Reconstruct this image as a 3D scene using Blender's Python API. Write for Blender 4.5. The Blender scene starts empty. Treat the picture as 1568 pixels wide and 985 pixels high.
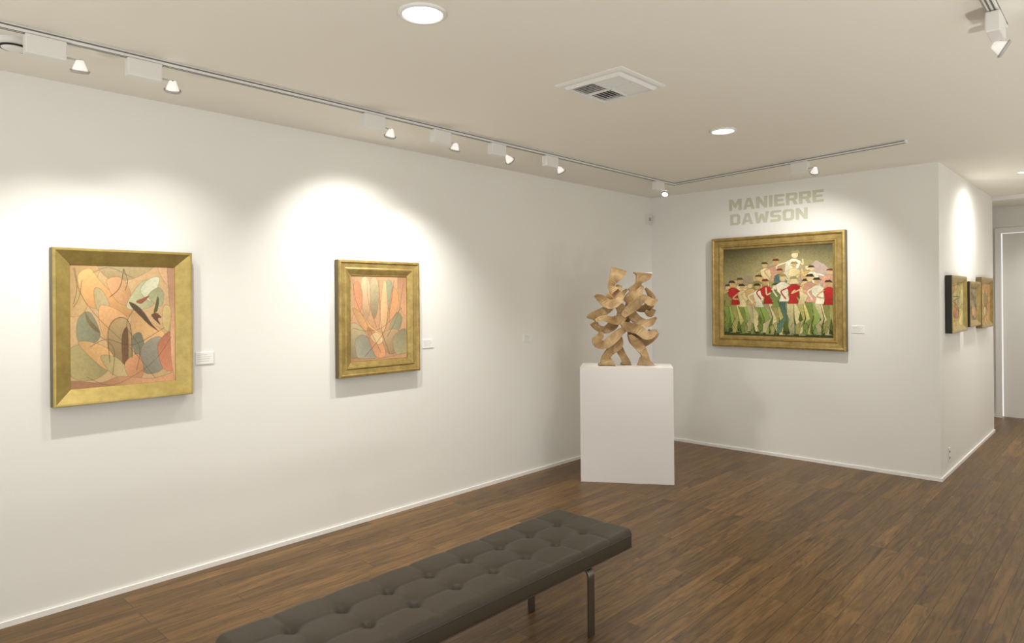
import bpy, bmesh, math, random
import numpy as np
from mathutils import Vector, Matrix
random.seed(4)
S=bpy.context.scene
C=S.collection
try:
    S.view_settings.view_transform='Standard'
    S.view_settings.look='None'
except Exception as e: print(e)

H=2.59; BX=2.67; BY=6.295; PE=9.0; EY=10.1; RX=5.6; NY=-2.2

def lin(c):
    c=[x/255.0 for x in c]
    return tuple(x/12.92 if x<=.04045 else ((x+.055)/1.055)**2.4 for x in c)

# ---------------------------------------------------------------- materials
def newmat(name):
    m=bpy.data.materials.new(name); m.use_nodes=True
    nt=m.node_tree; b=nt.nodes['Principled BSDF']
    return m,nt,b
def N(nt,t,**k):
    n=nt.nodes.new(t)
    for a,v in k.items(): setattr(n,a,v)
    return n
def simple(name,col,rough=.5,metal=0,bump=0,bscale=60,var=0,vscale=8,spec=None,coat=0):
    m,nt,b=newmat(name)
    b.inputs['Base Color'].default_value=(*col,1)
    b.inputs['Roughness'].default_value=rough
    b.inputs['Metallic'].default_value=metal
    if spec is not None: b.inputs['Specular IOR Level'].default_value=spec
    tc=N(nt,'ShaderNodeTexCoord')
    if var>0:
        no=N(nt,'ShaderNodeTexNoise'); no.inputs['Scale'].default_value=vscale; no.inputs['Detail'].default_value=4
        nt.links.new(tc.outputs['Object'],no.inputs['Vector'])
        mx=N(nt,'ShaderNodeMix',data_type='RGBA')
        mx.inputs['A'].default_value=(*[c*(1-var) for c in col],1)
        mx.inputs['B'].default_value=(*[min(1,c*(1+var)) for c in col],1)
        nt.links.new(no.outputs['Fac'],mx.inputs['Factor'])
        nt.links.new(mx.outputs['Result'],b.inputs['Base Color'])
    if bump>0:
        no=N(nt,'ShaderNodeTexNoise'); no.inputs['Scale'].default_value=bscale; no.inputs['Detail'].default_value=3
        nt.links.new(tc.outputs['Object'],no.inputs['Vector'])
        bp=N(nt,'ShaderNodeBump'); bp.inputs['Strength'].default_value=bump; bp.inputs['Distance'].default_value=.002
        nt.links.new(no.outputs['Fac'],bp.inputs['Height'])
        nt.links.new(bp.outputs['Normal'],b.inputs['Normal'])
    return m
M_wall=simple('plaster_wall',(.87,.862,.832),.65,bump=.12,bscale=90,spec=.2)
M_ceil=simple('ceiling_paint',(.86,.842,.765),.8,bump=.1,bscale=120,spec=.2)
M_trim=simple('trim_white',(.93,.92,.90),.4)
M_ped=simple('pedestal_paint',(.84,.815,.805),.5,spec=.3)
M_white=simple('fixture_white',(.80,.80,.78),.35)
M_grey=simple('fixture_grey',(.45,.45,.43),.4)
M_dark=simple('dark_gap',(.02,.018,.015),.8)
M_strip=simple('track_dark_strip',(.16,.155,.14),.6)
M_label=simple('label_card',(.9,.9,.88),.5)
M_ink=simple('label_ink',(.45,.45,.44),.6)
M_letter=simple('lettering_vinyl',lin((206,208,188)),.6)
M_steel=simple('brushed_steel',(.22,.205,.185),.35,metal=1)
M_leather=simple('bench_leather',lin((68,60,50)),.46,bump=.3,bscale=260,var=.08,vscale=6,spec=.35)
def emis(name,col,st,base=.8):
    m,nt,b=newmat(name)
    b.inputs['Base Color'].default_value=(base,base,base,1)
    b.inputs['Emission Color'].default_value=(*col,1)
    b.inputs['Emission Strength'].default_value=st
    return m
M_down=emis('downlight_lens',(1,.95,.86),6)
M_lens=emis('halogen_lens',(1,.95,.88),25)
M_reflect=emis('dichroic_reflector',(1,.92,.84),.6,.6)

def gold(name,a,b_,rough=.38):
    m,nt,b=newmat(name)
    tc=N(nt,'ShaderNodeTexCoord'); no=N(nt,'ShaderNodeTexNoise')
    no.inputs['Scale'].default_value=14; no.inputs['Detail'].default_value=8; no.inputs['Roughness'].default_value=.7
    nt.links.new(tc.outputs['Object'],no.inputs['Vector'])
    r=N(nt,'ShaderNodeValToRGB'); r.color_ramp.elements[0].position=.3; r.color_ramp.elements[1].position=.7
    r.color_ramp.elements[0].color=(*a,1); r.color_ramp.elements[1].color=(*b_,1)
    nt.links.new(no.outputs['Fac'],r.inputs['Fac']); nt.links.new(r.outputs['Color'],b.inputs['Base Color'])
    b.inputs['Metallic'].default_value=.6; b.inputs['Roughness'].default_value=rough
    bp=N(nt,'ShaderNodeBump'); bp.inputs['Strength'].default_value=.2; bp.inputs['Distance'].default_value=.001
    nt.links.new(no.outputs['Fac'],bp.inputs['Height']); nt.links.new(bp.outputs['Normal'],b.inputs['Normal'])
    return m
M_gold=gold('gold_leaf',lin((164,144,82)),lin((196,174,108)),.34)
M_gold2=gold('antique_gold',lin((148,124,72)),lin((196,172,108)),.42)
M_side=simple('frame_side',lin((104,90,52)),.5)
M_black=simple('frame_black',(.02,.017,.013),.5)

def wood_floor():
    m,nt,b=newmat('oak_floor')
    tc=N(nt,'ShaderNodeTexCoord')
    mp=N(nt,'ShaderNodeMapping'); mp.inputs['Rotation'].default_value=(0,0,math.pi/2)
    nt.links.new(tc.outputs['Object'],mp.inputs['Vector'])
    br=N(nt,'ShaderNodeTexBrick'); br.offset=.37; br.offset_frequency=3; br.squash=1
    br.inputs['Color1'].default_value=(0,0,0,1); br.inputs['Color2'].default_value=(1,1,1,1); br.inputs['Mortar'].default_value=(.5,.5,.5,1)
    br.inputs['Scale'].default_value=1; br.inputs['Mortar Size'].default_value=.0013; br.inputs['Mortar Smooth'].default_value=.1
    br.inputs['Brick Width'].default_value=1.1; br.inputs['Row Height'].default_value=.078; br.inputs['Bias'].default_value=0
    nt.links.new(mp.outputs['Vector'],br.inputs['Vector'])
    mp2=N(nt,'ShaderNodeMapping'); mp2.inputs['Scale'].default_value=(26,2.2,1)
    nt.links.new(tc.outputs['Object'],mp2.inputs['Vector'])
    sc=N(nt,'ShaderNodeVectorMath',operation='SCALE'); sc.inputs['Scale'].default_value=17
    nt.links.new(br.outputs['Color'],sc.inputs[0])
    ad=N(nt,'ShaderNodeVectorMath',operation='ADD')
    nt.links.new(mp2.outputs['Vector'],ad.inputs[0]); nt.links.new(sc.outputs[0],ad.inputs[1])
    no=N(nt,'ShaderNodeTexNoise'); no.inputs['Scale'].default_value=1; no.inputs['Detail'].default_value=7; no.inputs['Roughness'].default_value=.7; no.inputs['Distortion'].default_value=1.8
    nt.links.new(ad.outputs[0],no.inputs['Vector'])
    r=N(nt,'ShaderNodeValToRGB')
    e=r.color_ramp.elements; e[0].position=.3; e[0].color=(*lin((60,41,20)),1); e[1].position=.70; e[1].color=(*lin((136,103,58)),1)
    nt.links.new(no.outputs['Fac'],r.inputs['Fac'])
    mr=N(nt,'ShaderNodeMapRange'); mr.inputs['To Min'].default_value=.74; mr.inputs['To Max'].default_value=1.24
    nt.links.new(br.outputs['Color'],mr.inputs['Value'])
    mm=N(nt,'ShaderNodeVectorMath',operation='SCALE')
    nt.links.new(r.outputs['Color'],mm.inputs[0]); nt.links.new(mr.outputs['Result'],mm.inputs['Scale'])
    mx=N(nt,'ShaderNodeMix',data_type='RGBA'); mx.inputs['B'].default_value=(.018,.011,.006,1)
    nt.links.new(mm.outputs[0],mx.inputs['A']); nt.links.new(br.outputs['Fac'],mx.inputs['Factor'])
    nt.links.new(mx.outputs['Result'],b.inputs['Base Color'])
    rr=N(nt,'ShaderNodeMapRange'); rr.inputs['To Min'].default_value=.28; rr.inputs['To Max'].default_value=.46
    nt.links.new(no.outputs['Fac'],rr.inputs['Value']); nt.links.new(rr.outputs['Result'],b.inputs['Roughness'])
    b.inputs['Specular IOR Level'].default_value=.32
    bp=N(nt,'ShaderNodeBump'); bp.inputs['Strength'].default_value=.25; bp.inputs['Distance'].default_value=.002
    su=N(nt,'ShaderNodeMath',operation='SUBTRACT')
    nt.links.new(no.outputs['Fac'],su.inputs[0]); nt.links.new(br.outputs['Fac'],su.inputs[1])
    nt.links.new(su.outputs[0],bp.inputs['Height']); nt.links.new(bp.outputs['Normal'],b.inputs['Normal'])
    return m
M_floor=wood_floor()
def sculpt_wood():
    m,nt,b=newmat('laminated_wood')
    tc=N(nt,'ShaderNodeTexCoord')
    mp=N(nt,'ShaderNodeMapping'); mp.inputs['Scale'].default_value=(14,60,14)
    nt.links.new(tc.outputs['Object'],mp.inputs['Vector'])
    no=N(nt,'ShaderNodeTexNoise'); no.inputs['Scale'].default_value=1; no.inputs['Detail'].default_value=5; no.inputs['Distortion'].default_value=.8
    nt.links.new(mp.outputs['Vector'],no.inputs['Vector'])
    r=N(nt,'ShaderNodeValToRGB'); e=r.color_ramp.elements
    e[0].position=.3; e[0].color=(*lin((150,120,80)),1); e[1].position=.7; e[1].color=(*lin((192,162,116)),1)
    nt.links.new(no.outputs['Fac'],r.inputs['Fac']); nt.links.new(r.outputs['Color'],b.inputs['Base Color'])
    b.inputs['Roughness'].default_value=.5
    return m
M_sc=sculpt_wood()
def paintmat(name):
    m,nt,b=newmat(name)
    a=N(nt,'ShaderNodeAttribute'); a.attribute_name='paint'
    nt.links.new(a.outputs['Color'],b.inputs['Base Color'])
    b.inputs['Roughness'].default_value=.55; b.inputs['Specular IOR Level'].default_value=.3
    tc=N(nt,'ShaderNodeTexCoord'); no=N(nt,'ShaderNodeTexNoise'); no.inputs['Scale'].default_value=160
    nt.links.new(tc.outputs['Object'],no.inputs['Vector'])
    bp=N(nt,'ShaderNodeBump'); bp.inputs['Strength'].default_value=.2; bp.inputs['Distance'].default_value=.001
    nt.links.new(no.outputs['Fac'],bp.inputs['Height']); nt.links.new(bp.outputs['Normal'],b.inputs['Normal'])
    return m
M_paint=paintmat('oil_paint')

# ---------------------------------------------------------------- mesh helpers
def obj(name,verts,faces,mat,parent=None,smooth=False,mw=None,bevel=0,seg=2):
    me=bpy.data.meshes.new(name); me.from_pydata([tuple(v) for v in verts],[],faces)
    bm=bmesh.new(); bm.from_mesh(me); bmesh.ops.recalc_face_normals(bm,faces=bm.faces)
    bm.to_mesh(me); bm.free()
    if mat: me.materials.append(mat)
    if smooth:
        me.polygons.foreach_set('use_smooth',[True]*len(me.polygons))
    o=bpy.data.objects.new(name,me); C.objects.link(o)
    if parent: o.parent=parent
    if mw is not None: o.matrix_local=mw
    if bevel>0:
        md=o.modifiers.new('bevel','BEVEL'); md.width=bevel; md.segments=seg; md.limit_method='ANGLE'; md.angle_limit=.6
    return o
def empty(name,loc=(0,0,0),mw=None):
    o=bpy.data.objects.new(name,None); C.objects.link(o); o.empty_display_size=.1
    if mw is not None: o.matrix_world=mw
    else: o.location=loc
    return o
def bverts(lo,hi):
    x0,y0,z0=lo;x1,y1,z1=hi
    return [(x0,y0,z0),(x1,y0,z0),(x1,y1,z0),(x0,y1,z0),(x0,y0,z1),(x1,y0,z1),(x1,y1,z1),(x0,y1,z1)]
BF=[(0,3,2,1),(4,5,6,7),(0,1,5,4),(1,2,6,5),(2,3,7,6),(3,0,4,7)]
def box(name,lo,hi,mat,parent=None,bevel=0,mw=None):
    return obj(name,bverts(lo,hi),BF,mat,parent,bevel=bevel,mw=mw)
def merge(parts):
    V=[];F=[]
    for v,f in parts:
        n=len(V); V+=list(v); F+=[tuple(i+n for i in q) for q in f]
    return V,F
def lathe(prof,n=32,cap=True):
    V=[];F=[]
    for r,z in prof:
        for i in range(n):
            a=2*math.pi*i/n; V.append((r*math.cos(a),r*math.sin(a),z))
    for k in range(len(prof)-1):
        for i in range(n):
            j=(i+1)%n; F.append((k*n+i,k*n+j,(k+1)*n+j,(k+1)*n+i))
    return V,F
def disc(r,z,n=32):
    return [(r*math.cos(2*math.pi*i/n),r*math.sin(2*math.pi*i/n),z) for i in range(n)],[tuple(range(n))]
def catmull(P,n=6,closed=True):
    P=[np.array(p,float) for p in P]; m=len(P); out=[]
    rng=range(m) if closed else range(m-1)
    for i in rng:
        if closed: a,b,c,d=P[(i-1)%m],P[i],P[(i+1)%m],P[(i+2)%m]
        else: a,b,c,d=P[max(i-1,0)],P[i],P[i+1],P[min(i+2,m-1)]
        for k in range(n):
            t=k/n
            out.append(.5*((2*b)+(-a+c)*t+(2*a-5*b+4*c-d)*t*t+(-a+3*b-3*c+d)*t**3))
    if not closed: out.append(P[-1])
    return out

# ---------------------------------------------------------------- room shell
T=.12
box('floor',(-T,NY-T,-.1),(RX+T,EY+T,0),M_floor)
box('ceiling',(-T,NY-T,H),(RX+T,EY+T,H+.1),M_ceil)
box('wall_left',(-T,NY-T,0),(0,BY+T,H),M_wall)
box('wall_back',(0,BY,0),(BX-T,BY+T,H),M_wall)
box('wall_partition',(BX-T,BY,0),(BX,PE,H),M_wall)
box('wall_hall_return',(1.2,PE-T,0),(BX-T,PE,H),M_wall)
box('wall_hall_left',(1.2-T,PE-T,0),(1.2,EY,H),M_wall)
# added openings (behind and beside the camera), low sills, to admit fill light
WY1=5.6
v,f=merge([(bverts((RX,WY1,0),(RX+T,EY+T,H)),BF),(bverts((RX,NY-T,0),(RX+T,WY1,.12)),BF),(bverts((RX,NY-T,H-.1),(RX+T,WY1,H)),BF)])
obj('wall_right',v,f,M_wall)
v,f=merge([(bverts((0,NY-T,0),(RX,NY,.12)),BF),(bverts((0,NY-T,H-.1),(RX,NY,H)),BF),(bverts((0,NY-T,.12),(.15,NY,H-.1)),BF)])
obj('wall_front',v,f,M_wall)
we=empty('added_window_1',(RX+.05,0,0))
ps=[(bverts((-.02,y-.025,.12),(.03,y+.025,H-.1)),BF) for y in (-2.17,.35,2.95,5.57)]
v,f=merge(ps); obj('mullions',v,f,M_trim,we)
we=empty('added_window_2',(0,NY-.05,0))
ps=[(bverts((x-.025,-.02,.12),(x+.025,.03,H-.1)),BF) for x in (.18,2.0,3.8,5.57)]
v,f=merge(ps); obj('mullions',v,f,M_trim,we)
# end wall with doorway
DX0,DX1,DZ=2.60,3.45,2.28
v,f=merge([(bverts((1.2-T,EY,0),(DX0,EY+T,H)),BF),(bverts((DX1,EY,0),(RX,EY+T,H)),BF),(bverts((DX0,EY,DZ),(DX1,EY+T,H)),BF)])
obj('wall_end',v,f,M_wall)
door=empty('door_1',(DX0,EY,0))
box('door_leaf',(.02,.04,.008),(DX1-DX0-.02,.08,DZ-.015),M_wall,door,bevel=.002)
v,f=merge([(bverts((-.05,-.018,0),(.012,-.001,DZ+.05)),BF),(bverts((DX1-DX0-.012,-.018,0),(DX1-DX0+.05,-.001,DZ+.05)),BF),(bverts((.012,-.018,DZ-.012),(DX1-DX0-.012,-.001,DZ+.05)),BF)])
obj('door_casing',v,f,M_trim,door)
box('trim_1',(BX+.001,PE-.06,H-.045),(RX,PE+.06,H-.001),M_wall)
bh,bt=.026,.012
box('baseboard_left',(0,NY,0),(bt,BY,bh),M_trim)
box('baseboard_back',(bt,BY-bt,0),(BX+bt,BY,bh),M_trim)
box('baseboard_partition',(BX,BY,0),(BX+bt,PE,bh),M_trim)
v,f=merge([(bverts((1.2,EY-bt,0),(DX0-.05,EY,bh*2)),BF),(bverts((DX1+.05,EY-bt,0),(RX,EY,bh*2)),BF)])
obj('baseboard_end',v,f,M_trim)
box('baseboard_right',(RX-bt,NY,0),(RX,EY-bt,bh),M_trim)
box('baseboard_front',(bt,NY,0),(RX-bt,NY+bt,bh),M_trim)

# ---------------------------------------------------------------- painting tools
class Cv:
    def __init__(s,W,Hh,col):
        s.W,s.H=W,Hh
        y,x=np.mgrid[0:Hh,0:W]; s.x=(x+.5)/W; s.y=(y+.5)/Hh
        s.a=np.ones((Hh,W,3))*np.array(lin(col)); s.asp=Hh/W
        s.rng=np.random.RandomState(7)
    def inside(s,P):
        ins=np.zeros(s.x.shape,bool); n=len(P)
        for i in range(n):
            x0,y0=P[i];x1,y1=P[(i+1)%n]
            if y0==y1: continue
            c=((y0>s.y)!=(y1>s.y))&(s.x<(x1-x0)*(s.y-y0)/(y1-y0)+x0)
            ins^=c
        return ins
    def fill(s,P,col,smooth=True,outline=None,ow=.006,grad=.25,alpha=1):
        Q=catmull(P,6) if smooth else [np.array(p,float) for p in P]
        m=s.inside(Q); c=np.array(lin(col))
        cx=np.mean([q[0] for q in Q]); cy=np.mean([q[1] for q in Q])
        th=s.rng.uniform(0,6.28); g=1+grad*np.clip(((s.x-cx)*math.cos(th)+(s.y-cy)*math.sin(th))*5,-1,1)
        s.a[m]=((g[...,None]*c)*alpha+s.a*(1-alpha))[m]
        if outline is not None: s.line(list(Q)+[Q[0]],ow,outline,raw=True,alpha=.6)
    def line(s,P,w,col,raw=False,alpha=1):
        Q=P if raw else catmull(P,8,False)
        d=np.full(s.x.shape,9.)
        for i in range(len(Q)-1):
            ax,ay=Q[i];bx,by=Q[i+1]; ay*=s.asp;by*=s.asp
            px=s.x-ax;py=s.y*s.asp-ay; ex,ey=bx-ax,by-ay; L=ex*ex+ey*ey+1e-12
            t=np.clip((px*ex+py*ey)/L,0,1); dd=np.hypot(px-t*ex,py-t*ey); d=np.minimum(d,dd)
        m=np.clip((w-d)/(w*.5),0,1)[...,None]*alpha
        s.a=s.a*(1-m)+np.array(lin(col))*m
    def ell(s,cx,cy,rx,ry,col):
        m=((s.x-cx)/rx)**2+((s.y-cy)/ry)**2<1; s.a[m]=np.array(lin(col))
    def noise(s,amt):
        n=s.rng.rand(s.H,s.W)
        k=s.rng.rand(s.H//6+2,s.W//6+2); k=np.kron(k,np.ones((6,6)))[:s.H,:s.W]
        s.a*=(1+amt*(n-.5)+amt*(k-.5))[...,None]
        s.a=np.clip(s.a,0,1)
    def tone(s,mul,sat,tint=(1,1,1)):
        l=s.a.mean(-1,keepdims=True); s.a=np.clip((l+(s.a-l)*sat)*mul*np.array(tint),0,1)
def canvas(name,cv,w,h,n,parent):
    W,Hh=cv.W,cv.H
    xs=np.linspace(-w/2,w/2,W); ys=np.linspace(h/2,-h/2,Hh)
    X,Y=np.meshgrid(xs,ys); co=np.stack([X,Y,np.full_like(X,n)],-1).reshape(-1,3)
    idx=np.arange(W*Hh).reshape(Hh,W)
    q=np.stack([idx[1:,:-1],idx[1:,1:],idx[:-1,1:],idx[:-1,:-1]],-1).reshape(-1,4)
    me=bpy.data.meshes.new(name); me.vertices.add(W*Hh); me.vertices.foreach_set('co',co.ravel())
    me.loops.add(q.size); me.loops.foreach_set('vertex_index',q.ravel().astype(np.int32))
    me.polygons.add(len(q)); me.polygons.foreach_set('loop_start',np.arange(0,q.size,4,dtype=np.int32))
    me.update(calc_edges=True)
    at=me.color_attributes.new('paint','FLOAT_COLOR','POINT')
    at.data.foreach_set('color',np.concatenate([cv.a.reshape(-1,3),np.ones((W*Hh,1))],1).astype(np.float32).ravel())
    me.materials.append(M_paint)
    o=bpy.data.objects.new(name,me); C.objects.link(o); o.parent=parent
    return o
def wallmat(kind,a,z,off=0):
    if kind=='left': u,n,p=Vector((0,1,0)),Vector((1,0,0)),Vector((off,a,z))
    else: u,n,p=Vector((1,0,0)),Vector((0,-1,0)),Vector((a,off,z))
    v=Vector((0,0,1)); M=Matrix((( u.x,v.x,n.x,p.x),(u.y,v.y,n.y,p.y),(u.z,v.z,n.z,p.z),(0,0,0,1)))
    return M
def painting(kind,a0,a1,z0,z1,off,prof,cv,cn,matf,side=M_side,lean=0):
    w,h=a1-a0,z1-z0
    M=wallmat(kind,(a0+a1)/2,(z0+z1)/2,off)
    e=empty('framed_painting',mw=M)
    V=[];F=[]
    for ins,n in prof:
        x,y=w/2-ins,h/2-ins
        V+=[(-x,-y,n),(x,-y,n),(x,y,n),(-x,y,n)]
    for k in range(len(prof)-1):
        for i in range(4):
            j=(i+1)%4; F.append((k*4+i,k*4+j,(k+1)*4+j,(k+1)*4+i))
    me=bpy.data.meshes.new('frame'); me.from_pydata(V,[],F)
    me.materials.append(matf); me.materials.append(side)
    for p in me.polygons:
        if p.index<4: p.material_index=1
    bm=bmesh.new(); bm.from_mesh(me); bm.normal_update()
    for fc in bm.faces:
        if fc.index<4 and fc.normal.dot(fc.calc_center_median())<0: bmesh.ops.reverse_faces(bm,faces=[fc])
        elif fc.index>=4 and fc.normal.z<0: bmesh.ops.reverse_faces(bm,faces=[fc])
    bm.to_mesh(me); bm.free()
    o=bpy.data.objects.new('frame',me); C.objects.link(o); o.parent=e
    ins=prof[-1][0]
    canvas('canvas',cv,w-2*ins+.004,h-2*ins+.004,cn,e)
    b=.02
    box('backing',(-w/2+b,-h/2+b,prof[0][1]),(w/2-b,h/2-b,cn-.003),M_black,e)
    return e

def nrm(P,x0,x1,y0,y1): return [((x-x0)/(x1-x0),(y-y0)/(y1-y0)) for x,y in P]
# painting 1
c1=Cv(300,350,(206,172,128))
B=(106,269,406,592)
shp=[
([(100,400),(150,402),(140,440),(125,480),(100,475)],(192,160,112)),
([(150,400),(232,402),(215,420),(185,430),(160,425)],(178,158,118)),
([(240,400),(272,404),(272,440),(252,432)],(208,168,130)),
([(118,425),(135,412),(150,430),(175,455),(200,470),(185,490),(150,475),(130,465)],(218,166,110)),
([(142,442),(154,446),(164,470),(152,482),(143,465)],(190,172,130)),
([(160,430),(182,425),(196,448),(190,468),(172,458)],(208,160,116)),
([(190,470),(203,444),(222,428),(240,446),(230,470),(205,475)],(182,180,142)),
([(212,446),(224,428),(243,424),(236,450),(228,462)],(212,210,182)),
([(224,455),(245,470),(250,450),(240,440)],(168,166,130)),
([(118,488),(135,478),(150,510),(140,525),(118,520)],(144,142,116)),
([(150,468),(190,486),(182,520),(155,515)],(210,162,112)),
([(164,560),(163,505),(178,488),(194,498),(197,555)],(168,142,102)),
([(182,520),(191,503),(192,550),(185,574)],(118,90,64)),
([(200,480),(235,500),(252,520),(225,540),(200,520)],(218,174,122)),
([(198,520),(212,512),(218,540),(207,556)],(130,128,108)),
([(213,535),(245,520),(250,568),(218,575)],(152,146,130)),
([(240,530),(266,512),(272,570),(248,570)],(204,134,102)),
([(108,530),(150,530),(165,560),(140,580),(108,572)],(172,158,110)),
([(118,522),(160,533),(178,572),(150,560)],(216,172,116)),
([(150,545),(176,550),(196,580),(168,574)],(194,174,124)),
([(186,560),(208,545),(216,575),(200,590)],(206,150,108)),
([(106,580),(150,585),(180,578),(230,585),(272,578),(272,600),(100,600)],(200,150,114)),
([(257,404),(272,404),(272,580),(262,560),(260,480)],(208,162,130)),
([(250,470),(262,475),(258,510),(248,500)],(208,184,126)),
]
for P,c in shp: c1.fill(nrm(P,*B),c,outline=(116,98,66),ow=.0028)
# tapering dark accents
for P,c in [([(194,463),(206,468),(218,480),(230,498),(242,511),(226,500),(212,486),(200,474)],(96,78,58)),
            ([(233,480),(236,468),(240,454),(242,462),(239,478)],(100,94,66)),
            ([(205,462),(216,457),(226,453),(220,461),(212,466)],(150,92,68)),
            ([(229,484),(238,481),(246,488),(240,490),(244,500),(236,493)],(112,78,58)),
            ([(128,476),(136,490),(146,502),(149,510),(140,504),(131,492)],(126,110,80))]:
    c1.fill(nrm(P,*B),c,grad=.3)
for P,w in [([(112,412),(122,450),(150,490),(200,540),(235,585)],.003),([(186,412),(180,440),(165,455)],.006),([(186,412),(192,430),(188,445)],.005),([(124,430),(120,455),(112,470)],.004),([(114,412),(117,440),(112,465)],.004),
            ([(130,575),(170,590),(230,560),(262,520)],.003),([(150,515),(170,535),(168,575)],.004),([(205,470),(190,500),(210,535),(205,570)],.004),([(140,418),(165,410),(200,425)],.003),([(135,530),(160,520),(200,530),(250,505)],.004),([(164,555),(162,505),(178,487),(195,498),(198,550)],.005)]:
    c1.line(nrm(P,*B),w,(100,84,60),alpha=.8)
c1.noise(.12); c1.tone(.9,.97,(1.0,1.0,.96))
# painting 2
c2=Cv(220,290,(206,162,126)); B=(541,628,418,552)
shp=[
([(538,415),(560,415),(556,450),(545,480),(538,490)],(196,160,124)),
([(558,424),(566,421),(571,440),(569,478),(562,486),(557,455)],(216,180,144)),
([(546,436),(553,428),(559,448),(556,474),(549,478)],(208,150,114)),
([(571,426),(579,420),(584,438),(582,470),(576,486),(571,462)],(178,162,130)),
([(544,470),(556,476),(572,498),(590,514),(578,516),(558,500)],(220,172,122)),
([(585,500),(587,460),(592,425),(598,440),(597,480),(592,508)],(224,184,138)),
([(596,428),(605,430),(604,470),(599,476)],(158,160,134)),
([(606,436),(615,450),(611,478),(602,496),(600,470)],(212,160,114)),
([(614,420),(630,418),(630,480),(618,470)],(194,148,114)),
([(600,502),(612,477),(621,490),(608,518)],(156,154,122)),
([(590,510),(612,505),(622,530),(604,545),(592,535)],(182,154,120)),
([(540,495),(556,498),(566,520),(552,545),(538,540)],(178,162,128)),
([(548,520),(562,512),(582,540),(570,552),(552,548)],(164,160,142)),
([(566,500),(584,515),(594,545),(580,548),(570,525)],(212,156,116)),
([(605,520),(626,505),(630,545),(612,548)],(168,160,126)),
([(570,515),(580,508),(590,520),(582,528)],(224,196,148)),
([(538,546),(580,550),(630,545),(630,556),(538,556)],(194,152,120)),
]
for P,c in shp: c2.fill(nrm(P,*B),c,outline=(136,96,66),ow=.0045)
for P,w in [([(545,425),(550,460),(568,500),(586,540)],.005),([(584,425),(585,460),(588,505),(600,545)],.006),([(608,425),(601,470),(590,510),(562,545)],.006),([(623,430),(614,480),(597,515)],.006),([(545,500),(565,505),(590,500),(620,470)],.005),([(566,425),(568,460),(580,500)],.005)]:
    c2.line(nrm(P,*B),w,(134,88,62),alpha=.8)
c2.noise(.12); c2.tone(.9,1.0,(1,1,.97))
# painting 3 : procession of figures
c3=Cv(400,335,(70,66,40))
yy=c3.y[...,None]; xx=c3.x[...,None]
sky=np.array(lin((70,66,42)))*(1-np.clip(yy/.36,0,1))+np.array(lin((160,152,104)))*np.clip(yy/.36,0,1)
glow=np.exp(-((xx-.58)/.32)**2-((yy-.3)/.22)**2)
c3.a=sky*(1-.6*glow)+np.array(lin((224,208,148)))*.6*glow
c3.fill([(0,.42),(.06,.34),(.14,.4),(.22,.3),(.3,.33),(.36,.22),(.42,.17),(.5,.28),(.56,.24),(.66,.2),(.75,.24),(.82,.2),(.9,.26),(1,.26),(1,.7),(0,.7)],(172,156,128),smooth=False,grad=.1)
c3.fill([(.70,.36),(.78,.26),(.86,.17),(.93,.22),(1,.3),(1,.5),(.68,.5)],(188,168,154),smooth=False,grad=.1)
c3.fill([(0,.6),(.3,.52),(.6,.55),(1,.5),(1,1),(0,1)],(98,112,46),grad=.2)
c3.fill([(0,.92),(.4,.94),(1,.92),(1,1.05),(0,1.05)],(62,70,34),grad=.1)
skin=[(224,200,144),(210,180,124),(232,216,168),(200,164,114)]
tors={'r':(182,46,42),'c':(230,212,160),'t':(212,178,120),'o':(150,142,84),'b':(90,116,112),'w':(238,230,202),'g':(122,140,76),'p':(212,160,134)}
legs={'g':(150,172,88),'c':(222,210,156),'o':(176,174,100),'t':(110,144,124),'y':(206,198,120),'p':(210,178,136)}
R=random.Random(23)
def fig(x,y0,y1,t,l,lean=0,ft=(50,52,28),wf=.118):
    h=y1-y0; w=h*wf; sk=R.choice(skin)
    X=lambda a,b:(x+a*w+lean*(.5-b)*h, y0+b*h)
    t=tors[t]; l=legs[l]
    st=R.uniform(.3,1.1); kn=R.uniform(-.2,.7)
    for s in (-1,1):
        c3.fill([X(s*.0,.44),X(s*.9,.46),X(s*(.85)+kn,.64),X(s*(.6)+kn,.74),X(s*(.8+st*.4),.84),X(s*(.4+st),.98),X(s*(1.0+st),1),X(s*(-.1+st),1),X(s*(.05+st*.2),.84),X(s*.06+kn*.6,.72)],l if s>0 else tuple(int(k*.86) for k in l),smooth=False,outline=ft,ow=.002,grad=.35)
    tl=R.uniform(-.35,.35)
    c3.fill([X(-.25+tl,.14),X(.25+tl,.14),X(.9+tl,.19),X(.8+tl,.3),X(.45,.36),X(.75,.47),X(-.75,.47),X(-.45,.36),X(-.8+tl,.3),X(-.9+tl,.19)],t,smooth=False,outline=ft,ow=.002,grad=.4)
    a=R.choice([-1,1])
    up=R.random()
    c3.line([X(a*.8+tl,.2),X(a*1.5,.31-.1*up),X(a*(.5+1.3*up),.36-.3*up)],.008,sk)
    c3.line([X(-a*.8+tl,.2),X(-a*1.5,.26),X(-a*1.0,.38)],.008,t)
    c3.ell(*X(tl,.08),w*.38,h*.052,sk)
    c3.fill([X(-.55+tl,.05),X(.6+tl,.055),X(.3+tl,.005),X(-.35+tl,.01)],R.choice([(66,54,34),(120,56,40),(160,146,98),(84,76,52)]),smooth=False)
for x,a,b,t,l in [(.36,.22,.66,'t','o'),(.43,.16,.68,'c','c'),(.50,.13,.66,'p','y'),(.60,.05,.7,'w','c'),(.52,.24,.72,'b','g'),(.67,.17,.7,'c','o'),(.76,.2,.72,'t','y'),(.86,.22,.7,'w','c'),(.93,.26,.74,'p','y'),
                  (.1,.34,.84,'t','g'),(.22,.33,.86,'c','o'),(.29,.30,.86,'o','c')]: fig(x,a,b,t,l,R.uniform(-.2,.2))
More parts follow.
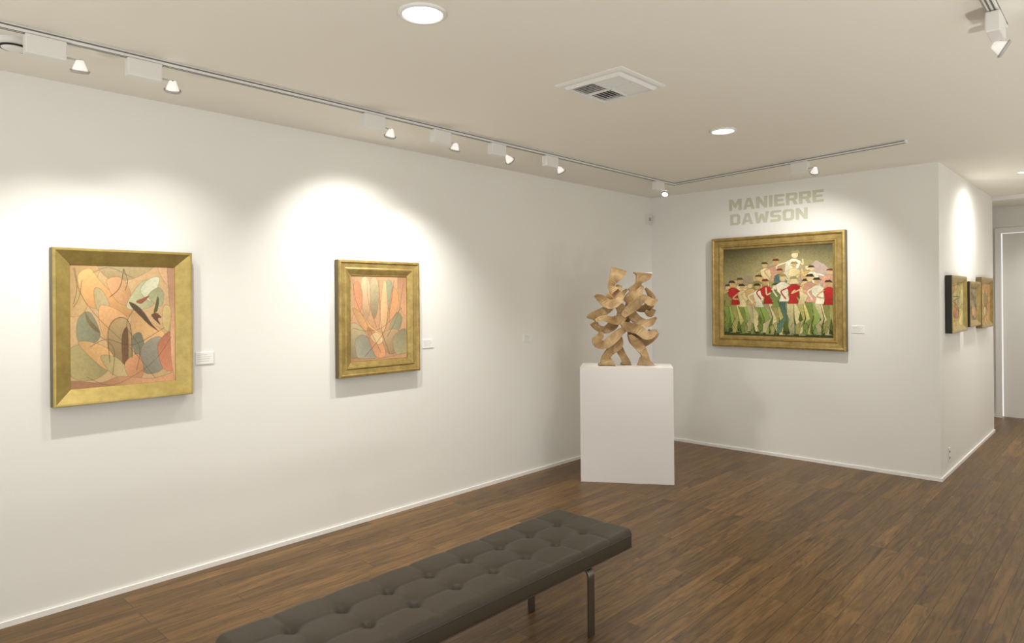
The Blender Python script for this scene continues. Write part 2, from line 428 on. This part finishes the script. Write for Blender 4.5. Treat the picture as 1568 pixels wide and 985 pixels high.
for x,a,b,t,l in [(.05,.40,.96,'o','g'),(.125,.36,.97,'r','y'),(.20,.40,.98,'c','g'),(.275,.38,.95,'t','c'),(.355,.40,.98,'w','g'),(.435,.35,.96,'r','c'),(.51,.40,.98,'g','y'),(.585,.30,.96,'w','t'),(.665,.33,.98,'r','c'),(.745,.36,.97,'c','y'),(.82,.31,.97,'p','g'),(.895,.35,.97,'w','c'),(.965,.38,.95,'r','o')]:
    fig(x,a,b,t,l,R.uniform(-.14,.14),wf=.105)
for i in range(60):
    x=R.random(); y=R.uniform(.88,.99); c3.line([(x,y),(x+R.uniform(-.03,.03),y-.05)],.0026,R.choice([(120,140,60),(70,86,34),(44,50,26)]))
c3.noise(.2); c3.tone(.95,1.0)
def absr(seed,W,Hh,pal,n=26):
    c=Cv(W,Hh,pal[0]); r=random.Random(seed)
    for i in range(n):
        cx,cy=r.random(),r.random(); k=r.randint(4,6); rad=r.uniform(.08,.26); a0=r.random()*6
        P=[(cx+rad*r.uniform(.5,1.2)*math.cos(a0+6.28*j/k),cy+rad*r.uniform(.5,1.2)*math.sin(a0+6.28*j/k)) for j in range(k)]
        c.fill(P,r.choice(pal),outline=(90,66,40),ow=.006)
    for i in range(5):
        P=[(r.random(),r.random()) for j in range(3)]; c.line(P,.008,(70,50,34))
    c.noise(.12); return c
c4=absr(3,130,110,[(200,184,120),(210,198,136),(174,158,94),(212,172,112),(180,174,126),(184,134,86)])
c5=absr(5,110,90,[(150,136,104),(120,110,90),(190,170,120),(90,84,70),(200,150,100)])
c6=absr(9,130,110,[(204,156,94),(214,180,118),(184,122,76),(170,150,96),(220,196,142)])

# profiles: (inset, height from wall)
p1=[(0,.006),(0,.062),(.004,.066),(.012,.066),(.078,.032),(.080,.028),(.080,.022)]
p2=[(0,.006),(0,.048),(.004,.056),(.016,.058),(.022,.050),(.050,.046),(.058,.050),(.066,.048),(.098,.034),(.102,.034),(.105,.024)]
p3=[(0,.006),(0,.058),(.005,.066),(.018,.070),(.028,.064),(.034,.052),(.070,.048),(.078,.056),(.086,.056),(.094,.044),(.112,.038),(.116,.026)]
painting('left',.812,1.459,1.0,1.774,0,p1,c1,.026,M_gold)
painting('left',2.385,3.055,.995,1.776,0,p2,c2,.028,M_gold2)
painting('back',.728,1.98,1.022,2.092,BY,p3,c3,.030,M_gold2)
p4=[(0,.006),(0,.05),(.006,.056),(.02,.054),(.055,.036),(.058,.028)]
painting('left',6.50,7.14,1.19,1.675,BX,p4,c4,.03,M_gold,side=M_black)
painting('left',7.30,7.84,1.215,1.635,BX,p4,c5,.03,M_gold2,side=M_black)
painting('left',7.93,8.60,1.18,1.685,BX,p4,c6,.03,M_gold2,side=M_side)

# wall labels
def label(kind,a0,a1,z0,z1,off):
    M=wallmat(kind,(a0+a1)/2,(z0+z1)/2,off); w,h=(a1-a0)/2,(z1-z0)/2
    e=empty('wall_label',mw=M)
    box('card',(-w,-h,.0),(w,h,.006),M_label,e,bevel=.001)
    v,f=merge([(bverts((-w*.85,h*(.55-.35*i),.0061),(w*(.3+.13*((i*7)%4)),h*(.60-.35*i),.0063)),BF) for i in range(4)])
    obj('printed_lines',v,f,M_ink,e)
label('left',1.497,1.597,1.153,1.22,0)
label('left',3.12,3.22,1.15,1.215,0)
label('left',4.225,4.32,1.142,1.207,0)
label('back',2.01,2.11,1.185,1.25,BY)
e=empty('thermostat',mw=wallmat('left',6.235,2.355,0))
box('body',(-.045,-.05,0),(.045,.05,.022),M_white,e,bevel=.004)
box('dial',(-.018,-.018,.022),(.018,.018,.028),M_grey,e,bevel=.002)
e=empty('electrical_outlet',mw=wallmat('left',6.61,.165,BX))
box('plate',(-.036,-.058,0),(.036,.058,.006),M_trim,e,bevel=.002)
v,f=merge([(bverts((-.012,s*.026-.012,.006),(-.006,s*.026+.008,.0075)),BF) for s in (-1,1)]+[(bverts((.006,s*.026-.012,.006),(.012,s*.026+.008,.0075)),BF) for s in (-1,1)])
obj('slots',v,f,M_dark,e)

# lettering
def rct(x0,y0,x1,y1): return [(x0,y0),(x1,y0),(x1,y1),(x0,y1)]
t=.25; q=.21
LET={
'M':(1.0,[[(0,1),(.28,1),(.5,.62),(.72,1),(1,1),(1,0),(.75,0),(.75,.56),(.5,.16),(.25,.56),(.25,0),(0,0)]]),
'A':(.9,[[(0,0),(.3,1),(.45,1),(.45,.72),(.42,.72),(.26,0)],[(.9,0),(.6,1),(.45,1),(.45,.72),(.48,.72),(.64,0)],rct(.28,.2,.62,.4)]),
'N':(.84,[[(0,0),(0,1),(.25,1),(.59,.46),(.59,1),(.84,1),(.84,0),(.6,0),(.25,.55),(.25,0)]]),
'I':(.3,[rct(.02,0,.28,1)]),
'E':(.74,[rct(0,0,t,1),rct(t,0,.74,q),rct(t,1-q,.74,1),rct(t,.4,.66,.6)]),
'R':(.82,[rct(0,0,t,1),[(t,1),(.7,1),(.82,.88),(.57,.78),(t,.78)],[(.82,.88),(.82,.5),(.7,.38),(.57,.55),(.57,.78)],[(t,.57),(.57,.57),(.7,.38),(t,.36)],[(.42,.37),(.68,.37),(.84,0),(.58,0)]]),
'D':(.82,[rct(0,0,t,1),[(t,1),(.64,1),(.82,.82),(.57,.72),(.52,.78),(t,.78)],[(.82,.82),(.82,.18),(.57,.28),(.57,.72)],[(t,0),(.64,0),(.82,.18),(.57,.28),(.52,.22),(t,.22)]]),
'W':(1.1,[[(0,1),(.25,1),(.3,.42),(.43,.8),(.67,.8),(.8,.42),(.85,1),(1.1,1),(.95,0),(.69,0),(.55,.42),(.41,0),(.15,0)]]),
'S':(.8,[[(.8,1),(.14,1),(0,.86),(0,.54),(.14,.4),(.25,.6),(.25,.79),(.8,.79)],[(.14,.4),(.55,.4),(.55,.22),(.8,.3),(.8,.46),(.66,.6),(.25,.6)],[(0,0),(.66,0),(.8,.14),(.8,.3),(.55,.22),(0,.21)]]),
'O':(.84,[[(0,.16),(.16,0),(.42,0),(.42,.22),(.3,.22),(.25,.28),(.25,.72),(.3,.78),(.42,.78),(.42,1),(.16,1),(0,.84)],[(.84,.16),(.68,0),(.42,0),(.42,.22),(.54,.22),(.59,.28),(.59,.72),(.54,.78),(.42,.78),(.42,1),(.68,1),(.84,.84)]]),
}
def text(word,x0,x1,z0,z1,part,parent):
    tot=sum(LET[c][0] for c in word)+.1*(len(word)-1); sx=(x1-x0)/tot; sz=z1-z0
    V=[];F=[]; cx=x0; k=0
    for c in word:
        w,ps=LET[c]
        for P in ps:
            n=len(V); d=.0015+.00004*(k%6); k+=1; m=len(P)
            V+=[(cx+px*sx,z0+pz*sz,d) for px,pz in P]+[(cx+px*sx,z0+pz*sz,.0) for px,pz in P]
            F.append(tuple(range(n,n+m)))
            for i in range(m):
                j=(i+1)%m; F.append((n+i,n+j,n+m+j,n+m+i))
        cx+=(w+.1)*sx
    obj(part,V,F,M_letter,parent)
e=empty('wall_lettering',mw=wallmat('back',0,0,BY-.0003))
text('MANIERRE',.89,1.785,2.362,2.474,'word_manierre',e)
text('DAWSON',.90,1.645,2.218,2.326,'word_dawson',e)

# ---------------------------------------------------------------- pedestal
ang=math.atan2(.408,.629)
Mp=Matrix.Translation((.491,4.372,0))@Matrix.Rotation(ang,4,'Z')
ped=empty('pedestal',mw=Mp)
box('plinth_body',(0,0,0),(.75,.36,.943),M_ped,ped,bevel=.002)

# ---------------------------------------------------------------- sculpture
PX=.0054
def limb(pts,yc,th,wf=.86):
    yc*=.9; th*=.82
    n=4; Q=catmull([(957+(a-957)*.96,b,c*wf) for a,b,c in pts],n,False)
    L=[];Rr=[]
    for i,p in enumerate(Q):
        a=Q[max(i-1,0)];b=Q[min(i+1,len(Q)-1)]
        d=np.array([b[0]-a[0],b[1]-a[1]]); d/=np.linalg.norm(d)+1e-9; nn=np.array([-d[1],d[0]])
        w=p[2]/2
        L.append((p[0]+nn[0]*w,p[1]+nn[1]*w)); Rr.append((p[0]-nn[0]*w,p[1]-nn[1]*w))
    V=[];F=[]; m=len(Q)
    tw=[.75+.25*math.sin(i*.55+pts[0][0]) for i in range(m)]
    for i in range(m):
        for (x,y),s in ((L[i],1),(Rr[i],-1)):
            for sy in (-1,1):
                z=max((561-y)*PX,0.0)
                V.append(((x-957)*PX,yc+sy*th/2*tw[i]+(.014*s*math.sin(i*.4)),z))
    for i in range(m-1):
        a=i*4;b=a+4
        F+=[(a,a+2,b+2,b),(a+1,b+1,b+3,a+3),(a,b,b+1,a+1),(a+2,a+3,b+3,b+2)]
    F+=[(0,1,3,2),((m-1)*4,(m-1)*4+2,(m-1)*4+3,(m-1)*4+1)]
    return V,F
limbs=[
# left figure
([(947,411,29),(944,419,25),(938,428,17),(934,438,12),(940,446,16)],0,.09),            # head, flared crown
([(948,436,8),(944,446,16),(932,457,18),(930,468,16)],.03,.09),                         # neck/shoulder
([(907,451,5),(917,457,14),(930,466,17),(944,461,13),(951,450,9),(958,443,4)],-.06,.09),# raised arm
([(936,464,15),(928,474,15),(915,480,15),(904,486,18),(902,489,16)],.04,.08),           # elbow to left
([(944,466,12),(952,478,18),(946,490,17),(933,490,13),(920,487,10),(908,491,5)],-.03,.10),
([(946,487,14),(936,500,17),(924,506,13),(912,502,12),(906,494,15)],.05,.09),
([(904,517,4),(910,525,16),(923,528,15),(938,517,16),(948,508,11),(957,502,5)],-.05,.09),
([(941,510,12),(944,526,18),(932,539,14),(925,549,16),(926,556,24),(926,561,30)],0,.13),
([(948,526,5),(949,538,12),(955,549,12),(958,556,16),(958,561,19)],.06,.09),
# right figure
([(986,417,34),(985,423,26),(979,432,11),(976,441,18),(966,448,16)],.02,.09),           # head
([(984,438,5),(978,448,13),(966,455,18),(957,463,13)],-.02,.09),
([(1006,459,3),(996,463,15),(984,457,13),(973,466,17),(958,477,15),(951,484,8)],-.06,.09),
([(991,441,4),(1001,456,11),(995,470,15),(982,474,11),(972,470,6)],.06,.08),
([(968,458,12),(964,476,18),(974,489,17),(989,496,14),(999,493,11),(1006,487,4)],.0,.10),
([(949,494,5),(958,500,16),(975,505,17),(990,514,16),(1005,507,6)],-.06,.09),
([(972,500,10),(969,512,16),(982,526,16),(994,523,14),(1001,515,18),(1004,509,20)],.06,.09),
([(962,513,4),(970,523,15),(981,534,16),(987,545,12),(987,553,18),(988,561,30)],0,.13),
# crossing pieces
([(948,470,8),(957,484,12),(960,500,11),(953,512,5)],.07,.08),
([(988,476,4),(996,482,11),(1001,474,8)],-.03,.07),
([(918,508,5),(916,516,12),(908,520,9)],.02,.08),
]
parts=[limb(p,y,t_) for p,y,t_ in limbs]
v,f=merge(parts)
sc=obj('wood_sculpture',v,f,M_sc,bevel=.003)
sc.matrix_world=Mp@Matrix.Translation((.372,.17,.9435))@Matrix.Rotation(math.radians(8),4,'Z')

# ---------------------------------------------------------------- bench
bx0,bx1,by0,by1=1.655,2.118,.895,2.662; zt=.425; zb=.338
W,L=bx1-bx0,by1-by0
be=empty('tufted_bench',((bx0+bx1)/2,(by0+by1)/2,0))
nx,ny=72,280; cxs=W/3; cys=L/9
V=[];F=[]
def corner(x,y,hx,hy,r):
    ax,ay=abs(x)-(hx-r),abs(y)-(hy-r)
    if ax>0 and ay>0:
        m=max(ax,ay)/math.hypot(ax,ay); x=math.copysign(hx-r+ax*m,x); y=math.copysign(hy-r+ay*m,y)
    return x,y
for j in range(ny+1):
    for i in range(nx+1):
        gx=-math.cos(math.pi*i/nx)*.35+(2*i/nx-1)*.65; gy=(2*j/ny-1)
        x=gx*W/2; y=gy*L/2
        X=x+W/2; Y=y+L/2
        a=abs(math.sin(math.pi*X/cxs)); b=abs(math.sin(math.pi*Y/cys))
        ex=min(X,W-X); ey=min(Y,L-Y); edge=min(ex,ey)
        if X<cxs/2 or X>W-cxs/2: a=1
        if Y<cys/2 or Y>L-cys/2: b=1
        sa=min(a/.3,1); sb=min(b/.3,1); sa=sa*sa*(3-2*sa); sb=sb*sb*(3-2*sb)
        z=zt-.003+.0020*sa*sb+.003*(a*b)
        bxn=min(max(round(X/cxs),1),2)*cxs; byn=min(max(round(Y/cys),1),8)*cys
        r=math.hypot(X-bxn,Y-byn); z-=.019*math.exp(-(r/.016)**2)+.010*math.exp(-(r/.038)**2)
        rr=.026
        if edge<rr: z-=rr-math.sqrt(max(rr*rr-(rr-edge)**2,0))
        x,y=corner(x,y,W/2,L/2,.035)
        V.append((x,y,z))
idx=lambda i,j:j*(nx+1)+i
for j in range(ny):
    for i in range(nx): F.append((idx(i,j),idx(i+1,j),idx(i+1,j+1),idx(i,j+1)))
per=[idx(i,0) for i in range(nx)]+[idx(nx,j) for j in range(ny)]+[idx(nx-i,ny) for i in range(nx)]+[idx(0,ny-j) for j in range(ny)]
n0=len(V); m=len(per)
for zz,sc_ in ((.385,1.0),(.350,1.0),(zb,.985)):
    for k in per: V.append((V[k][0]*sc_ if sc_!=1 else V[k][0],V[k][1]*(1 if sc_==1 else .996),zz))
prev=per
for l in range(3):
    cur=[n0+l*m+k for k in range(m)]
    for k in range(m):
        k2=(k+1)%m; F.append((prev[k],cur[k],cur[k2],prev[k2]))
    prev=cur
F.append(tuple(prev))
obj('seat_cushion',V,F,M_leather,be,smooth=True)
def tube(path,r,n=8,closed=True):
    V=[];F=[];m=len(path)
    for i,p in enumerate(path):
        a=Vector(path[(i-1)%m]);b=Vector(path[(i+1)%m]); d=(b-a).normalized(); u=Vector((0,0,1)); s=d.cross(u).normalized()
        for k in range(n):
            t_=2*math.pi*k/n; V.append(tuple(Vector(p)+s*r*math.cos(t_)+u*r*math.sin(t_)))
    for i in range(m if closed else m-1):
        j=(i+1)%m
        for k in range(n):
            k2=(k+1)%n; F.append((i*n+k,i*n+k2,j*n+k2,j*n+k))
    return V,F
pp=[]
for k in per[::3]: pp.append((V[k][0],V[k][1]))
v,f=merge([tube([(a,b,.397) for a,b in pp],.003),tube([(a,b,.343) for a,b in pp],.003)])
obj('welt_piping',v,f,M_leather,be,smooth=True)
parts=[]
for i in (1,2):
    for j in range(1,9):
        prof=[(.0001,.006),(.005,.0052),(.009,.002),(.010,-.002)]
        v,f=lathe(prof,16); X=-W/2+i*cxs;Y=-L/2+j*cys
        parts.append(([(a+X,b+Y,c+zt-.034) for a,b,c in v],f))
v,f=merge(parts); obj('tuft_buttons',v,f,M_leather,be,smooth=True)
v,f=merge([(bverts((-.15,-L/2+.06,.308),(-.11,L/2-.06,.338)),BF),(bverts((.11,-L/2+.06,.308),(.15,L/2-.06,.338)),BF)])
obj('frame_rails',v,f,M_steel,be)
def leg(yc,nm):
    hx=.178; r=.035; zt_=.300; th=.012; hw=.02
    path=[(-hx,0)]
    for k in range(9):
        a=math.pi-k*math.pi/2/8; path.append((-hx+r+r*math.cos(a),zt_-r+r*math.sin(a)))
    path+= [(-x,z) for x,z in reversed(path)]
    V=[];F=[];m=len(path)
    for i,(x,z) in enumerate(path):
        a=path[max(i-1,0)];b=path[min(i+1,m-1)]; d=Vector((b[0]-a[0],b[1]-a[1])).normalized(); nn=Vector((-d.y,d.x))
        for s in (1,-1):
            for y in (-hw,hw): V.append((x+nn.x*s*th/2,yc+y,max(0,z+nn.y*s*th/2)))
    for i in range(m-1):
        a=i*4;b=a+4; F+=[(a,a+1,b+1,b),(a+2,b+2,b+3,a+3),(a,b,b+2,a+2),(a+1,a+3,b+3,b+1)]
    F+=[(0,2,3,1),((m-1)*4,(m-1)*4+1,(m-1)*4+3,(m-1)*4+2)]
    obj(nm,V,F,M_steel,be,bevel=.0015)
leg(2.39-(by0+by1)/2,'leg_far'); leg(1.17-(by0+by1)/2,'leg_near')

# ---------------------------------------------------------------- ceiling items
def track(p,q):
    p=Vector(p);q=Vector(q);d=q-p;L_=d.length
    e=empty('ceiling_track',mw=Matrix.Translation((p.x,p.y,H))@Matrix.Rotation(math.atan2(d.y,d.x),4,'Z'))
    box('track_body',(0,-.017,-.022),(L_,.017,0),M_white,e,bevel=.002)
    v,f=merge([(bverts((.01,-.010,-.0232),(L_-.01,-.004,-.022)),BF),(bverts((.01,.004,-.0232),(L_-.01,.010,-.022)),BF),(bverts((.01,-.0182,-.012),(L_-.01,-.017,-.006)),BF),(bverts((.01,.017,-.012),(L_-.01,.0182,-.006)),BF)])
    obj('dark_strips',v,f,M_strip,e)  # thin dark strips along the track's underside and sides
track((.66,-1.6),(.66,5.66))
a=Vector((.68,5.62,0)); b=Vector((2.68,5.25,0)); d=b-a
ang2=math.atan2(d.y,d.x)
track((.68,5.62),(2.68,5.25))
track((3.457,-1.6),(3.457,3.3))
WARM=(1,.96,.89)
def spot(name,loc,aim,power,deg,blend,parent,size=.022,col=WARM):
    l=bpy.data.lights.new(name,'SPOT'); l.energy=power; l.spot_size=math.radians(deg); l.spot_blend=blend; l.shadow_soft_size=size; l.color=col
    o=bpy.data.objects.new(name,l); C.objects.link(o); o.parent=parent
    o.location=loc; o.rotation_euler=Vector(aim).to_track_quat('-Z','Y').to_euler()
def track_light(x,y,rot,target,power,deg=60,blend=1,flip=1,size=.022):
    M=Matrix.Translation((x,y,H-.0235))@Matrix.Rotation(rot,4,'Z'); e=empty('track_light',mw=M)
    box('transformer_box',(-.075,-.024,-.078),(.065,.024,-.001),M_white,e,bevel=.005)
    hp=Vector((.115*flip,0,-.088))
    v,f=merge([(bverts((.04*flip if flip>0 else -.12,-.004,-.062),(.12 if flip>0 else -.04,.004,-.056)),BF),
               (bverts((hp.x-.004,-.004,-.088),(hp.x+.004,.004,-.056)),BF)])
    obj('bracket_arm',v,f,M_grey,e)
    aim=(M.inverted()@Vector(target)-hp).normalized()
    Mh=Matrix.Translation(hp)@aim.to_track_quat('-Z','Y').to_matrix().to_4x4()
    v,f=lathe([(.006,.03),(.014,.028),(.019,.015),(.026,-.004),(.029,-.016),(.029,-.02),(.026,-.02),(.025,-.012)],28)
    obj('lamp_reflector',v,f,M_reflect,e,smooth=True,mw=Mh)
    v,f=lathe([(.034,-.012),(.036,-.010),(.036,-.016),(.031,-.022),(.029,-.018),(.031,-.010),(.034,-.010)],28)
    obj('gimbal_ring',v,f,M_grey,e,smooth=True,mw=Mh)
    v,f=disc(.0255,-.0125,28); obj('lamp_lens',v,f,M_lens,e,mw=Mh)
    spot('lamp_beam',hp+aim*.03,aim,power,deg,blend,e,size=size)
    return e
h=math.pi/2
track_light(.66,.672,h,(0,.95,.6),54,94)
track_light(.66,1.035,h,(0,1.35,1.25),26,88)
track_light(.66,2.243,h,(0,2.55,1.3),60,108)
track_light(.66,2.75,h,(0,2.95,.8),52,95)
track_light(.66,3.255,h,(.70,4.7,1.25),36,44,size=.05)
track_light(.66,3.82,h,(.85,4.75,1.2),26,48,size=.05)
track_light(.66,5.35,h,(.9,4.5,1.1),30,70)
track_light(1.91,5.39,ang2,(1.4,BY,1.15),60,112)
track_light(3.457,3.12,h,(5.4,3.8,1.2),30,70)
track_light(3.457,.6,h,(5.5,1.0,1.4),30,70)
def downlight(x,y,r,power,aim=(0,0,-1),deg=130,blend=1):
    e=empty('recessed_downlight',(x,y,H))
    v,f=lathe([(r*.8,-.002),(r*.84,-.010),(r*.94,-.010),(r,-.004),(r,0)],48); obj('trim_ring',v,f,M_white,e,smooth=True)
    v,f=disc(r*.82,-.004,48); obj('lens',v,f,M_down,e)
    spot('lamp',(0,0,-.02),aim,power,deg,blend,e,size=.06)
downlight(1.88,1.61,.092,42)
downlight(1.885,4.10,.085,46)
downlight(1.88,-.9,.09,36)  # unseen downlights behind and beside the camera, added for ambient light
downlight(4.4,-.6,.09,34)
downlight(4.4,1.9,.09,30)
downlight(4.6,4.4,.09,38)
downlight(3.12,7.35,.06,75,aim=(-.15,.1,-1),deg=165)
downlight(4.4,8.0,.08,90)
downlight(3.4,9.6,.08,70)
# unseen uplights on the floor, added to brighten the ceiling
def fill_uplight(x,y,power,aim=(0,0,1),col=(1,.965,.88)):
    e=empty('added_fill_uplight',(x,y,0))
    v,f=lathe([(.0001,0),(.09,0),(.09,.012),(.075,.02),(.075,.24),(.07,.24),(.066,.19),(.0001,.19)],32); obj('fill_lamp_can',v,f,M_white,e,smooth=True)
    v,f=disc(.062,.20,32); obj('lamp_lens',v,f,M_down,e)
    spot('lamp',(0,0,.26),aim,power,165,1,e,size=.08,col=col)
fill_uplight(5.0,2.3,108,(-.5,0,1))
fill_uplight(4.9,-1.2,95,(-.4,.2,1))
fill_uplight(2.3,-1.5,130,(0,.5,1))
fill_uplight(4.9,5.2,70,(-.3,0,1))
fill_uplight(4.9,8.0,70,(-.3,0,1))
# vent
ve=empty('air_vent',(1.895,2.82,H))
s=.20; i_=.15
V=[];F=[]
prof=[(s,0),(s,-.006),(s-.012,-.012),(s-.03,-.012),(i_+.008,-.026),(i_,-.026),(i_,-.002)]
for r,z in prof: V+=[(-r,-r,z),(r,-r,z),(r,r,z),(-r,r,z)]
for k in range(len(prof)-1):
    for i in range(4):
        j=(i+1)%4; F.append((k*4+i,k*4+j,(k+1)*4+j,(k+1)*4+i))
obj('vent_frame',V,F,M_white,ve)
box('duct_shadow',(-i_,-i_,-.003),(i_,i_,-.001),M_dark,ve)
parts=[]
def slat(cx,cy,lx,axis,tilt):
    w=.016; th=.0015; vs=bverts((-lx/2,-w/2,-th/2),(lx/2,w/2,th/2))
    Mr=Matrix.Translation((cx,cy,-.015))@Matrix.Rotation(0 if axis=='x' else math.pi/2,4,'Z')@Matrix.Rotation(tilt,4,'X')
    return [tuple(Mr@Vector(p)) for p in vs],BF
nsl=7
for k in range(nsl):
    o_=(k+.5)/nsl*i_
    parts.append(slat(-i_/2,-i_+o_,i_-.006,'x',.7)); parts.append(slat(i_/2,o_,i_-.006,'x',-.7))
    parts.append(slat(o_,-i_/2,i_-.006,'y',-.7)); parts.append(slat(-i_+o_,i_/2,i_-.006,'y',.7))
parts.append((bverts((-.003,-i_,-.025),(.003,i_,-.005)),BF)); parts.append((bverts((-i_,-.003,-.025),(i_,.003,-.005)),BF))
v,f=merge(parts); obj('louvre_slats',v,f,M_white,ve)
# smoke detector
sd=empty('smoke_detector',(.47,.60,H))
v,f=lathe([(.0001,-.04),(.03,-.04),(.045,-.034),(.05,-.026),(.062,-.022),(.066,-.012),(.066,0)],40)
obj('detector_body',v,f,M_white,sd,smooth=True)
v,f=lathe([(.0475,-.033),(.0515,-.033),(.0545,-.027),(.0505,-.027)],40); obj('vent_ring',v,f,M_dark,sd)

# world
w=bpy.data.worlds.new('world'); S.world=w; w.use_nodes=True
w.node_tree.nodes['Background'].inputs[0].default_value=(1,.99,.955,1); w.node_tree.nodes['Background'].inputs[1].default_value=1.0
# camera
cam=bpy.data.cameras.new('camera'); co=bpy.data.objects.new('camera',cam); C.objects.link(co)
cam.sensor_width=36; cam.lens=23.42; cam.shift_y=-.021; cam.clip_start=.05
co.matrix_world=Matrix.Translation((3.85,0,1.5))@Matrix.Rotation(math.radians(43.3),4,'Z')@Matrix.Rotation(math.pi/2,4,'X')@Matrix.Rotation(math.radians(-.5),4,'Z')
S.camera=co
